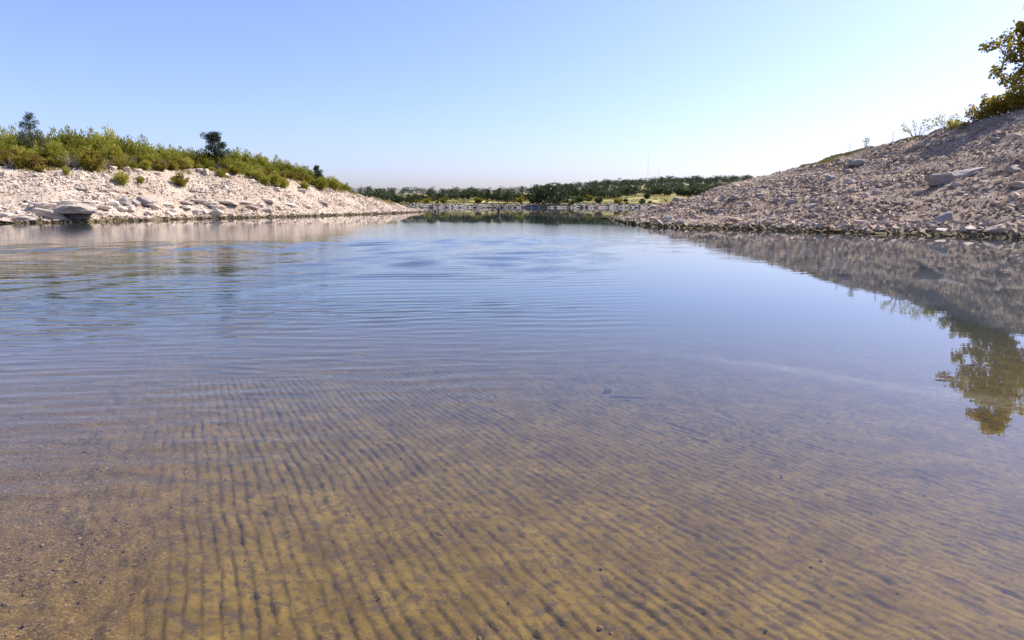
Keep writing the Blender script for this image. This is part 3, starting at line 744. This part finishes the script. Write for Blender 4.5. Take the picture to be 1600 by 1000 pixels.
def tree(name, seed, leafmat, h, crown_r, n_leaf, leaf, trunk_r=0.15, crown_base=0.3, n_limb=9, clumps=3, clump_r=0.5, conical=False, jit=0.9, woodmat=None, crown_shift=(0, 0)):
    """tapered trunk, limbs, twigs, and leaf blades clustered round the limb ends"""
    rng = np.random.default_rng(seed)
    t = np.linspace(0, 1, 8)[:, None]
    tr_path = np.array([0, 0, 0]) + t * np.array([crown_shift[0], crown_shift[1], h * 0.93]) + np.r_[[[0, 0, 0]], rng.normal(0, 0.02 * h, (7, 3)) * np.array([1, 1, 0])]
    parts = [tube(tr_path, np.linspace(trunk_r, trunk_r * 0.12, 8), 7)]
    C, CR = [], []
    for i in range(n_limb):
        f = crown_base + (0.97 - crown_base) * (i + rng.random() * 0.7) / n_limb
        k = f * 7; i0 = min(int(k), 6); st = tr_path[i0] * (1 - (k - i0)) + tr_path[i0 + 1] * (k - i0)
        u_ = (f - crown_base) / (1 - crown_base)
        rr = crown_r * ((1.05 - u_ * 0.95) if conical else (0.55 + 0.9 * math.sin(math.pi * min(1, 0.25 + 0.72 * u_)) ) * 0.72) * rng.uniform(0.7, 1.1)
        th = i * 2.4 + rng.normal(0, 0.4)
        end = st + np.array([math.cos(th) * rr, math.sin(th) * rr, rr * rng.uniform(0.1, 0.55)])
        mid_ = (st + end) / 2 + rng.normal(0, 0.08 * rr, 3) + np.array([0, 0, -0.05 * rr])
        parts.append(tube([st, (st + mid_) / 2, mid_, (mid_ + end) / 2, end], np.linspace(trunk_r * 0.42, trunk_r * 0.06, 5), 5))
        for c in range(clumps):
            q = rng.uniform(0.4, 1.08); p0 = mid_ + (end - mid_) * (q - 0.5) * 2 if q > 0.5 else st + (mid_ - st) * q * 2
            ce = p0 + rng.normal(0, 0.28 * rr, 3) * np.array([1, 1, 0.8])
            parts.append(tube([p0, (p0 + ce) / 2 + rng.normal(0, 0.03, 3), ce], [trunk_r * 0.1, trunk_r * 0.07, trunk_r * 0.03], 3))
            C.append(ce); CR.append(clump_r * rng.uniform(0.6, 1.3))
    C.append(tr_path[-1]); CR.append(clump_r)
    C = np.array(C); CR = np.array(CR)
    w = CR ** 2; pick = rng.choice(len(C), n_leaf, p=w / w.sum())
    g_ = rng.normal(size=(n_leaf, 3)); g_ /= np.linalg.norm(g_, axis=1)[:, None]
    g_ *= (rng.random(n_leaf) ** 0.45)[:, None]
    P = C[pick] + g_ * CR[pick][:, None] * np.array([1.1, 1.1, 0.8]); P[:, 2] = np.maximum(P[:, 2], 0.05)
    sz = rng.uniform(0.65, 1.3, n_leaf)
    ls = leaves(P, g_ + np.array([0, 0, 0.2]), leaf[0] * sz, leaf[1] * sz, rng, jit)
    tn = rng.random(len(C)); tint = np.clip(0.5 * tn[pick] + 0.5 * rng.random(n_leaf), 0, 1)
    return plant_from(name, join(parts), ls, leafmat, woodmat or M_BARK, tint, ('trunk', 'crown'))

def place(root, loc, scale=1.0, rz=None, sz=None):
    root.location = loc
    s_ = scale
    root.scale = (s_, s_, s_ * (sz or 1.0))
    root.rotation_euler = (0, 0, random.uniform(0, 6.28) if rz is None else rz)
    return root
class Kind:
    """first use places the prototype, later uses place copies"""
    def __init__(self, roots): self.roots = list(roots); self.used = [False] * len(self.roots); self.k = 0
    def get(self):
        i = self.k % len(self.roots); self.k += 1
        if not self.used[i]:
            self.used[i] = True; return self.roots[i]
        return copy_tree(self.roots[i])

# --- the thicket on the pale bank
K_BACC = Kind([shrub('feathery_shrub', 300 + i, M_BACC) for i in range(4)])
K_YELL = Kind([shrub('yellow_green_shrub', 320 + i, M_YELL, h=3.6, spread=1.1, lean=0.5, leaf=(0.34, 0.09)) for i in range(2)])
K_OLIV = Kind([shrub('olive_shrub', 330 + i, M_OLIV, h=2.6, spread=1.5, upright=0.4, lean=0.6, leaf=(0.22, 0.12), low=0.03) for i in range(3)])
K_RUST = Kind([shrub('rusty_shrub', 340 + i, M_RUST, h=2.4, spread=1.2, upright=0.5, lean=0.6, leaf=(0.20, 0.10), n_leaf=1700) for i in range(2)])
K_TWIG = Kind([shrub('leafless_shrub', 350 + i, M_RUST, woodmat=M_TWIG, h=2.0, spread=1.3, n_st=44, n_leaf=160, leaf=(0.1, 0.05)) for i in range(2)])
LBL = {'b': ('feathery green shrub with upright wispy branches in the thicket', 'feathery green shrubs of the thicket', 'shrub', K_BACC),
       'y': ('tall yellow green plume shaped shrub rising from the thicket', 'yellow green shrubs of the thicket', 'shrub', K_YELL),
       'o': ('low dark olive rounded shrub at the foot of the thicket', 'olive shrubs of the thicket', 'shrub', K_OLIV),
       'r': ('rusty brown half dry shrub in the thicket', 'rusty shrubs of the thicket', 'shrub', K_RUST),
       't': ('leafless grey brown twiggy shrub in the thicket', 'leafless shrubs of the thicket', 'shrub', K_TWIG)}
def thicket(kd, px, back, top_px):
    """stand a shrub behind the ridge line at image column px, its top reaching row top_px"""
    rx = [q[0] for q in L_rg_px]
    ry = np.interp(px, rx, [q[1] for q in L_rg_px])
    k = np.interp(px, rx, np.arange(len(rx)))
    Y = np.interp(k, np.arange(len(L_off)), [on_water(*q)[1] + of for q, of in zip(L_sh_px, L_off)]) + back
    X = at_depth(px, ry - 20, Y)[0]
    g0 = left.down(X, Y)
    if g0 is None: return
    top = at_depth(px, top_px, Y)[2]
    hgt = max(0.5, top - g0.z)
    lb, gr, ct, K = LBL[kd]
    base = {'b': 3.5, 'y': 3.6, 'o': 2.6, 'r': 2.4, 't': 2.0}[kd]
    s_ = hgt / base
    w = min(1.35, max(0.75, 1.0 / s_ ** 0.4))
    o_ = K.get(); o_.location = (X, Y, g0.z - 0.08)
    o_.scale = (s_ * w, s_ * w, s_); o_.rotation_euler = (0, 0, random.uniform(0, 6.28))
    tag(o_, lb, ct, gr)
TOP = [(-60, 200), (0, 200), (30, 208), (60, 206), (85, 202), (115, 206), (140, 203), (165, 200), (185, 212), (215, 222), (240, 222), (265, 229), (300, 228), (330, 236), (360, 236), (375, 238), (400, 243), (430, 250), (460, 257), (480, 264), (520, 279), (545, 293)]
tops = lambda x: float(np.interp(x, [q[0] for q in TOP], [q[1] for q in TOP]))
x = -55.0
while x < 540:                               # back row forms the skyline
    thicket('y' if 148 < x < 185 else 'b', x, random.uniform(4, 8), tops(x) + random.uniform(-7, 3))
    x += random.uniform(11, 18) * (1.0 if x < 330 else 0.75)
x = -55.0
while x < 530:                               # middle row
    kd = random.choices('bboyrt', (6, 4, 3.5, 1.8, 1.3, 0.7))[0]
    gh = np.interp(x, [q[0] for q in L_rg_px], [q[1] for q in L_rg_px])
    thicket(kd, x, random.uniform(1, 4), tops(x) + (gh - tops(x)) * random.uniform(0.2, 0.5))
    x += random.uniform(11, 18) * (1.0 if x < 330 else 0.75)
x = -55.0
while x < 535:                               # front fringe
    kd = random.choices('obrt', (5, 2.5, 1.4, 1.8))[0]
    gh = np.interp(x, [q[0] for q in L_rg_px], [q[1] for q in L_rg_px])
    thicket(kd, x, random.uniform(-1.0, 1.0), tops(x) + (gh - tops(x)) * random.uniform(0.45, 0.75))
    x += random.uniform(14, 24)
thicket('r', 245, 0.5, 245)
thicket('r', 8, 0.5, 232)

def on_bank_plant(K, bank, px, py, hpx, base, label, cat, group=None, wide=1.0):
    loc = bank.hit(px, py)
    if loc is None: return
    H = hpx * loc.y / CP / F_PX
    o_ = K.get(); s_ = H / base
    o_.location = (loc.x, loc.y, loc.z - 0.05); o_.scale = (s_ * wide, s_ * wide, s_); o_.rotation_euler = (0, 0, random.uniform(0, 6.28))
    return tag(o_, label, cat, group)
on_bank_plant(K_YELL, left, 192, 289, 17, 2.9, 'round yellow green bush alone on the bare slope below the thicket', 'bush', wide=1.5)
on_bank_plant(K_YELL, left, 220, 287, 11, 2.9, 'small sparse yellowish bush beside the round yellow green bush', 'bush', wide=1.2)
on_bank_plant(K_OLIV, left, 282, 291, 20, 2.4, 'sparse bush with bare forked base by the driftwood', 'bush', wide=1.0)
on_bank_plant(K_OLIV, left, 64, 269, 12, 2.4, 'low green bush among rocks under the juniper', 'bush')
on_bank_plant(K_YELL, left, 104, 274, 12, 2.9, 'tiny pale bush beside the rocks upslope of the ledges', 'bush')
for (x, y, hh) in ((402, 282, 16), (415, 290, 14), (430, 292, 18), (444, 294, 14), (476, 298, 12), (502, 298, 18), (522, 297, 15), (535, 296, 13), (346, 278, 11)):
    on_bank_plant(random.choice([K_YELL, K_BACC]), left, x, y, hh, 2.8, 'small green bush spilling down the slope below the thicket', 'bush', 'small bushes on the slope', 1.35)

# three small trees above the thicket
jun = tree('juniper_tree', 401, M_JUNI, 6.4, 1.7, 2600, (0.20, 0.06), 0.13, 0.35, 16, 3, 0.34, conical=True)
g0 = left.down(at_depth(47, 200, 76)[0], 76); top = at_depth(47, 174, 76)[2]
place(jun, (g0.x, g0.y, g0.z), (top - g0.z) / 6.3); tag(jun, 'sparse grey green juniper standing above the thicket', 'tree')
oak = tree('oak_tree', 402, M_OAK, 6.0, 1.3, 5200, (0.19, 0.12), 0.16, 0.35, 11, 5, 0.48)
g0 = left.down(at_depth(336, 225, 95)[0], 95); top = at_depth(338, 202, 95)[2]
place(oak, (g0.x, g0.y, g0.z), (top - g0.z) / 6.2, 0.6); tag(oak, 'dark dense round topped oak standing above the thicket', 'tree')
wil = tree('young_tree', 403, M_OAK, 3.6, 0.65, 1500, (0.2, 0.12), 0.07, 0.2, 9, 3, 0.32)
g0 = left.hit(497, 293); top = at_depth(497, 258, g0.y)[2]
place(wil, (g0.x, g0.y, g0.z), (top - g0.z) / 3.6); tag(wil, 'slim dark young tree at the low end of the thicket', 'tree')

# --- the hillside crest: sycamore, undergrowth, sparse bushes, saplings
def crest(px, back=0.0):
    rx = [q[0] for q in R_rg_px]; Y = float(np.interp(px, rx, [q[2] for q in R_rg_px])) + back
    X = (px - 800) / F_PX * Y / (CP + 0.3 * SP)
    g_ = right.down(X, Y); return g_
syc = tree('sycamore_tree', 501, M_SYC, 12.6, 5.0, 11500, (0.31, 0.26), 0.26, 0.06, 24, 7, 0.66, conical=True, jit=1.0)
syc.location = right.down(52.0, 64.0) or (52.0, 64.0, 10.6)
syc.rotation_euler = (0, 0, 1.0); tag(syc, 'tall sycamore with leaves turning gold and rust on the hillside crest', 'tree')
K_UND = Kind([shrub('undergrowth_bush', 520 + i, M_SYC, h=2.6, spread=1.7, n_leaf=760, leaf=(0.26, 0.18), upright=0.5, lean=0.6, low=0.02) for i in range(2)])
for (px, bk, s_) in ((1522, -0.5, 0.75), (1538, 0.0, 0.95), (1552, -0.5, 0.85), (1566, 0.5, 1.1), (1582, -0.5, 0.9), (1597, -0.5, 0.9), (1612, -0.5, 0.95)):
    g0 = crest(px, bk)
    if g0: tag(place(K_UND.get(), (g0.x, g0.y, g0.z - 0.1), s_), 'golden green undergrowth bush at the foot of the sycamore', 'bush', 'undergrowth below the sycamore')
spb = [shrub('sparse_bush', 540 + i, M_YELL, h=2.2, spread=2.0, n_st=20, n_leaf=330, leaf=(0.2, 0.10), upright=0.7, lean=0.9, low=0.3, woodmat=M_BARK) for i in range(2)]
g0 = crest(1432, 0); tag(place(spb[0], (g0.x, g0.y, g0.z - 0.05), 1.05), 'wide sparse bush with see through branches on the hillside crest', 'bush')
g0 = crest(1474, 0); tag(place(spb[1], (g0.x, g0.y, g0.z - 0.05), 0.95), 'thin twiggy bush between the see through bush and the sycamore', 'bush')
yb = shrub('golden_bush', 545, M_YELL, h=1.2, spread=1.1, n_leaf=600, leaf=(0.2, 0.08), low=0.02)
g0 = crest(1489, -1.5); tag(place(yb, (g0.x, g0.y, g0.z - 0.05), 0.95), 'small dense golden bush at the foot of the twiggy bush', 'bush')
sap = shrub('sapling', 550, M_BACC, h=2.0, spread=0.35, n_st=6, n_leaf=150, leaf=(0.2, 0.06), low=0.35)
g0 = crest(1354, 0); tag(place(sap, (g0.x, g0.y, g0.z - 0.05), 0.95), 'leafy upright sapling alone on the hillside crest', 'sapling')
sap2 = shrub('bare_sapling', 551, M_RUST, h=1.5, spread=0.25, n_st=4, n_leaf=30, leaf=(0.14, 0.04), low=0.4)
g0 = crest(1329, 0); tag(place(sap2, (g0.x, g0.y, g0.z - 0.05), 0.9), 'thin nearly bare sapling downslope of the leafy sapling', 'sapling')
sap3 = copy_tree(sap2); g0 = crest(1396, 0); place(sap3, (g0.x, g0.y, g0.z - 0.05), 1.0); sap3['label'] = 'thin nearly bare sapling beside the wide sparse bush'

# dry grass: along the crest, in the thicket's foot, over the far meadow
def grass(name, P, hgt, label, per=7, width=0.03):
    n = len(P); Q = np.repeat(P, per, 0) + RNG.normal(0, 0.10, (n * per, 3)) * np.array([1, 1, 0])
    D = np.tile([0, 0, 1.0], (n * per, 1))
    v_, f_ = leaves(Q, D, hgt * RNG.uniform(0.5, 1.2, n * per), width * np.ones(n * per), RNG, 0.35)
    return kind(link(name, np_mesh(name, v_, f_, False, RNG.random(n * per)), M_GRASS), 'stuff', label)
p, v = right.sample(5200, 0.88, 1.03, 0.42, 0.64)
keep = fbm(p[:, 0] / 2.5, p[:, 1] / 2.5, 0, 90, 3) + 4.0 * (v - 0.93) > 0.0
grass('crest_grass', p[keep], 0.22, 'yellow green grass along the hillside crest')
p, v = left.sample(6000, 0.84, 1.05, 0.25, 0.93)
keep = fbm(p[:, 0] / 2.0, p[:, 1] / 2.0, 0, 91, 3) + 4.0 * (v - 0.97) > 0.0
grass('thicket_grass', p[keep], 0.35, 'dry grass and weeds at the foot of the thicket', width=0.04)
n = 16000
x = RNG.uniform(-120, 140, n); y = far_shore_y(x) + 11 + 110 * RNG.random(n) ** 1.5
keep = fbm(x / 7, y / 7, 0, 92, 3) > -0.15
P = np.stack([x, y, far_z(x, y)], 1)[keep]
grass('meadow_grass', P, 0.45, 'tall dry grass on the far meadow', per=3, width=0.45)

# --- far woods
def far_tree(name, seed, mat, h=6.0, r=3.0, n=520, conical=False):
    rng = np.random.default_rng(seed)
    parts = [tube([(0, 0, 0), (0.1, 0, h * 0.35), (0.0, 0.1, h * 0.7)], [0.28, 0.2, 0.08], 5)]
    C = []
    for i in range(13):
        th = rng.random() * 6.283; q = math.sqrt(rng.random()); u_ = rng.uniform(0.28, 0.85)
        rr = r * q * ((1.1 - u_) if conical else math.sin(math.pi * (0.15 + 0.75 * u_)))
        C.append((math.cos(th) * rr, math.sin(th) * rr, h * u_))
        parts.append(tube([(0, 0, h * 0.3 * u_ + 0.1 * h), (C[-1][0] * .5, C[-1][1] * .5, h * u_ * 0.75), C[-1]], [0.12, 0.08, 0.03], 3))
    C = np.array(C); pick = rng.integers(0, len(C), n)
    g_ = rng.normal(size=(n, 3)); g_ /= np.linalg.norm(g_, axis=1)[:, None]
    P = C[pick] + g_ * (rng.random(n) ** 0.35)[:, None] * np.array([1.25, 1.25, 0.95]) * r * 0.36
    P[:, 2] = np.maximum(P[:, 2], 0.15)
    s_ = rng.uniform(0.6, 1.3, n)
    ls = leaves(P, g_ + np.array([0, 0, 0.3]), 0.75 * s_, 0.55 * s_, rng, 0.5)
    tn = rng.random(len(C))
    return join(parts), ls, np.clip(0.55 * tn[pick] + 0.45 * rng.random(n), 0, 1)
FT = [far_tree('t', 600 + i, M_WOOD, 6.0, 3.2) for i in range(5)]
K_FT = Kind([plant_from('wood_edge_tree', st, ls, M_WOOD, M_BARK, tn, ('trunk', 'crown')) for st, ls, tn in FT])
edge_s = lambda x: 62 + 26 * vnoise(x / 28.0, 9.0, 0, 14) + 34 * float(sstep(-10, 100, x))
for i in range(130):
    x = -128 + 262 * (i + random.random()) / 130
    s_ = edge_s(x) + random.uniform(0, 22)
    y = float(far_shore_y(x)) + s_
    o_ = place(K_FT.get(), (x, y, float(far_z(x, y)) - 0.2), random.uniform(0.65, 1.15), sz=random.uniform(0.85, 1.15))
    tag(o_, 'dark round crowned tree at the edge of the far wood', 'tree', 'trees along the far wood edge')
K_FS = Kind([shrub('meadow_shrub', 640 + i, [M_WOOD, M_OAK, M_OLIV][i], h=2.4, spread=1.5, n_st=12, n_leaf=420, leaf=(0.6, 0.4), upright=0.4, low=0.02) for i in range(3)])
for i in range(64):
    x = random.uniform(-120, 110); y = float(far_shore_y(x)) + random.uniform(13, 60)
    o_ = place(K_FS.get(), (x, y, float(far_z(x, y)) - 0.1), random.choice((0.5, 0.7, 0.9, 1.2, 1.5)))
    tag(o_, 'small bush growing on the far meadow before the wood', 'bush', 'bushes on the far meadow')
# dark trees standing at the water's edge
for (px, s_, hh, lb) in ((857, 5, 10.5, 'tallest dark tree standing at the far water\'s edge'), (841, 7, 7.0, 'medium dark tree against the tallest one at the far shore'), (872, 9, 6.2, 'low spreading dark tree beside the tallest one at the far shore'),
                         (793, 22, 6.5, 'lone bright green tree on the far meadow'), (893, 9, 4.2, 'squat dark tree on the far ledge apart from the tallest one')):
    X = (px - 800) / F_PX * 310 * 1.0; Y = float(far_shore_y(X)) + s_
    o_ = place(K_FT.get(), (X, Y, float(far_z(X, Y)) - 0.3), hh / 6.4, sz=1.1); tag(o_, lb, 'tree')
# the wood behind, one mass
V_, F_, T_, off = [], [], [], 0
for i in range(820):
    st, (lv, lf), tn = FT[i % 5]
    x = random.uniform(-190, 290) if i % 2 else random.uniform(20, 230); s_ = random.uniform(edge_s(max(-128, min(134, x))) + 14, 380)
    y = float(far_shore_y(x)) + s_; k = random.uniform(0.8, 1.25); th = random.random() * 6.28
    sub = RNG.choice(len(lf), 140, replace=False); q = lv.reshape(-1, 4, 3)[sub].reshape(-1, 3) * k
    c_, n_ = math.cos(th), math.sin(th)
    q = np.stack([q[:, 0] * c_ - q[:, 1] * n_ + x, q[:, 0] * n_ + q[:, 1] * c_ + y, q[:, 2] + float(far_z(x, y))], 1)
    V_.append(q); F_.append(np.arange(len(q)).reshape(-1, 4) + off); off += len(q); T_.append(tn[sub] * 0.7 + 0.3 * random.random())
kind(link('far_wood', np_mesh('far_wood', np.concatenate(V_), np.concatenate(F_), False, np.concatenate(T_)), M_WOOD), 'stuff', 'dark green oak and juniper wood covering the far rise')

# ------------------------------------------------------------------ small things
def mast(px, top_py, base_py, Y, label, w):
    t = at_depth(px, top_py, Y); z0 = float(far_z(t[0], Y)) - 0.5; H = t[2] - z0
    root = bpy.data.objects.new('radio_mast', None); COL.objects.link(root); root.location = (t[0], Y, z0)
    parts = []
    for k in range(3):
        th = k * 2.094; parts.append(tube([(w * math.cos(th), w * math.sin(th), 0), (w * .5 * math.cos(th), w * .5 * math.sin(th), H * .9)], [0.05, 0.04], 4))
    for j in range(int(H / 2.5)):
        z = j * 2.5; f = 1 - 0.5 * z / (H * .9) if z < H * .9 else 0.5
        if z > H * .88: break
        for k in range(3):
            a_, b_ = k * 2.094, (k + 1) * 2.094
            parts.append(tube([(w * f * math.cos(a_), w * f * math.sin(a_), z), (w * f * math.cos(b_), w * f * math.sin(b_), z + 2.5)], [0.03, 0.03], 3))
    v_, f_ = join(parts); link('lattice', np_mesh('lattice', v_, f_), M_STEEL, root)
    v_, f_ = tube([(0, 0, H * .88), (0, 0, H)], [0.06, 0.03], 5); link('aerial', np_mesh('aerial', v_, f_), M_STEEL, root)
    tag(root, label, 'mast')
mast(1013.5, 241, 279, 900, 'tall thin radio mast rising over the far wood', 0.35)
mast(1029, 264, 280, 900, 'short radio mast next to the tall one', 0.4)

def post(px, py_base, py_top, label, r):
    b_ = on_water(px, py_base); H = (py_base - py_top) * b_[1] / CP / F_PX
    v_, f_ = tube([(0, 0, -1.2), (0.03, 0, 0), (0.05, 0.02, H * 0.7), (0.02, 0.0, H * 0.98), (0.0, 0, H)], [r * 1.15, r * 1.05, r, r * 0.9, r * 0.3], 9)
    o_ = link('timber_post', np_mesh('timber_post', v_, f_, True), M_POST, loc=(b_[0], b_[1], 0)); tag(o_, label, 'post')
post(779, 332.5, 324, 'dark timber post standing in the open water', 0.28)
post(680, 331.5, 328.5, 'short dark stump poking from the water off the pale point', 0.3)

def driftwood(bank, px, py, Lpx, seed, label, rot):
    loc = bank.hit(px, py); k = loc.y / CP / F_PX; Lm = Lpx * k
    rng = np.random.default_rng(seed); parts = []
    n = 8; xs = np.linspace(-Lm / 2, Lm / 2, n)
    path = np.stack([xs, rng.normal(0, 0.06 * Lm, n), 0.16 + 0.05 * rng.normal(size=n)], 1)
    parts.append(tube(path, np.linspace(0.16, 0.05, n), 7))
    for i in (1, 3, 6):
        e = path[i] + np.array([rng.normal(0, 0.15), rng.normal(0, 0.15), rng.uniform(0.35, 0.75)])
        parts.append(tube([path[i], (path[i] + e) / 2 + rng.normal(0, 0.05, 3), e], [0.11, 0.08, 0.05], 6))
    v_, f_ = join(parts)
    o_ = link('driftwood', np_mesh('driftwood', v_, f_, True), M_DRIFT, loc=loc); o_.rotation_euler = (0, R(6), R(rot)); tag(o_, label, 'driftwood')
driftwood(left, 305, 301, 50, 1, 'long bleached driftwood with upright stubs under the forked bush', -8)
driftwood(left, 128, 298, 24, 2, 'short dark driftwood with one upright stub above the ledges', 5)

# pebbles on the gravel and stray shells over the ramp
def bed_points(n, test):
    a_ = RNG.uniform(0.4, 6.5, n); c_ = RNG.uniform(-3.0, 6.5, n)
    x = a_ * gdir[0] + c_ * cdir[0]; y = a_ * gdir[1] + c_ * cdir[1]
    k = test(x, y, a_, c_); x, y, a_, c_ = x[k], y[k], a_[k], c_[k]
    i = np.clip(np.searchsorted(aa, a_), 0, na - 1); j = np.clip(np.searchsorted(cc, c_), 0, nc - 1)
    return np.stack([x, y, Zb[i, j]], 1), grav[i, j]
M_PEB = stone_mat('river_pebbles', [(0.0, (0.10, 0.06, 0.03)), (0.35, (0.20, 0.12, 0.045)), (0.7, (0.32, 0.21, 0.09)), (1.0, (0.62, 0.52, 0.38))], wet=False, bump=0.002)
p, g_ = bed_points(42000, lambda x, y, a_, c_: c_ < 0.6)
p = p[RNG.random(len(p)) < g_ * 0.95]
chips('gravel_pebbles', p, sizes(len(p), 0.006, 0.020, 2.5), M_PEB, label='orange brown pebbles lying on the shallow bed beside the ramp')
p, g_ = bed_points(700, lambda x, y, a_, c_: c_ > 0.1)
rubble('ramp_pebbles', p, sizes(len(p), 0.008, 0.03, 2), M_PEB, label='stray pale pebbles scattered over the grooved ramp')
# two dark things lying on the bottom
b_ = on_water(950, 601, -0.45); me = BL[('b', 'g')][2]
o = link('sunken_stone', me, loc=(b_[0], b_[1], float(bed_z(b_[0], b_[1])) + 0.03)); o.scale = (0.05, 0.04, 0.025)
tag(o, 'small dark stone lying on the bottom beside the sunken stick', 'stone')
b_ = on_water(982, 616, -0.45)
v_, f_ = tube([(-0.22, 0.03, 0), (-0.08, 0, 0.012), (0.08, -0.015, 0.008), (0.22, 0.0, 0)], [0.010, 0.016, 0.014, 0.007], 6)
o = link('sunken_stick', np_mesh('sunken_stick', v_, f_, True), M_POST, loc=(b_[0], b_[1], float(bed_z(b_[0], b_[1])) + 0.03))
tag(o, 'dark stick lying on the bottom beside the small sunken stone', 'stick')
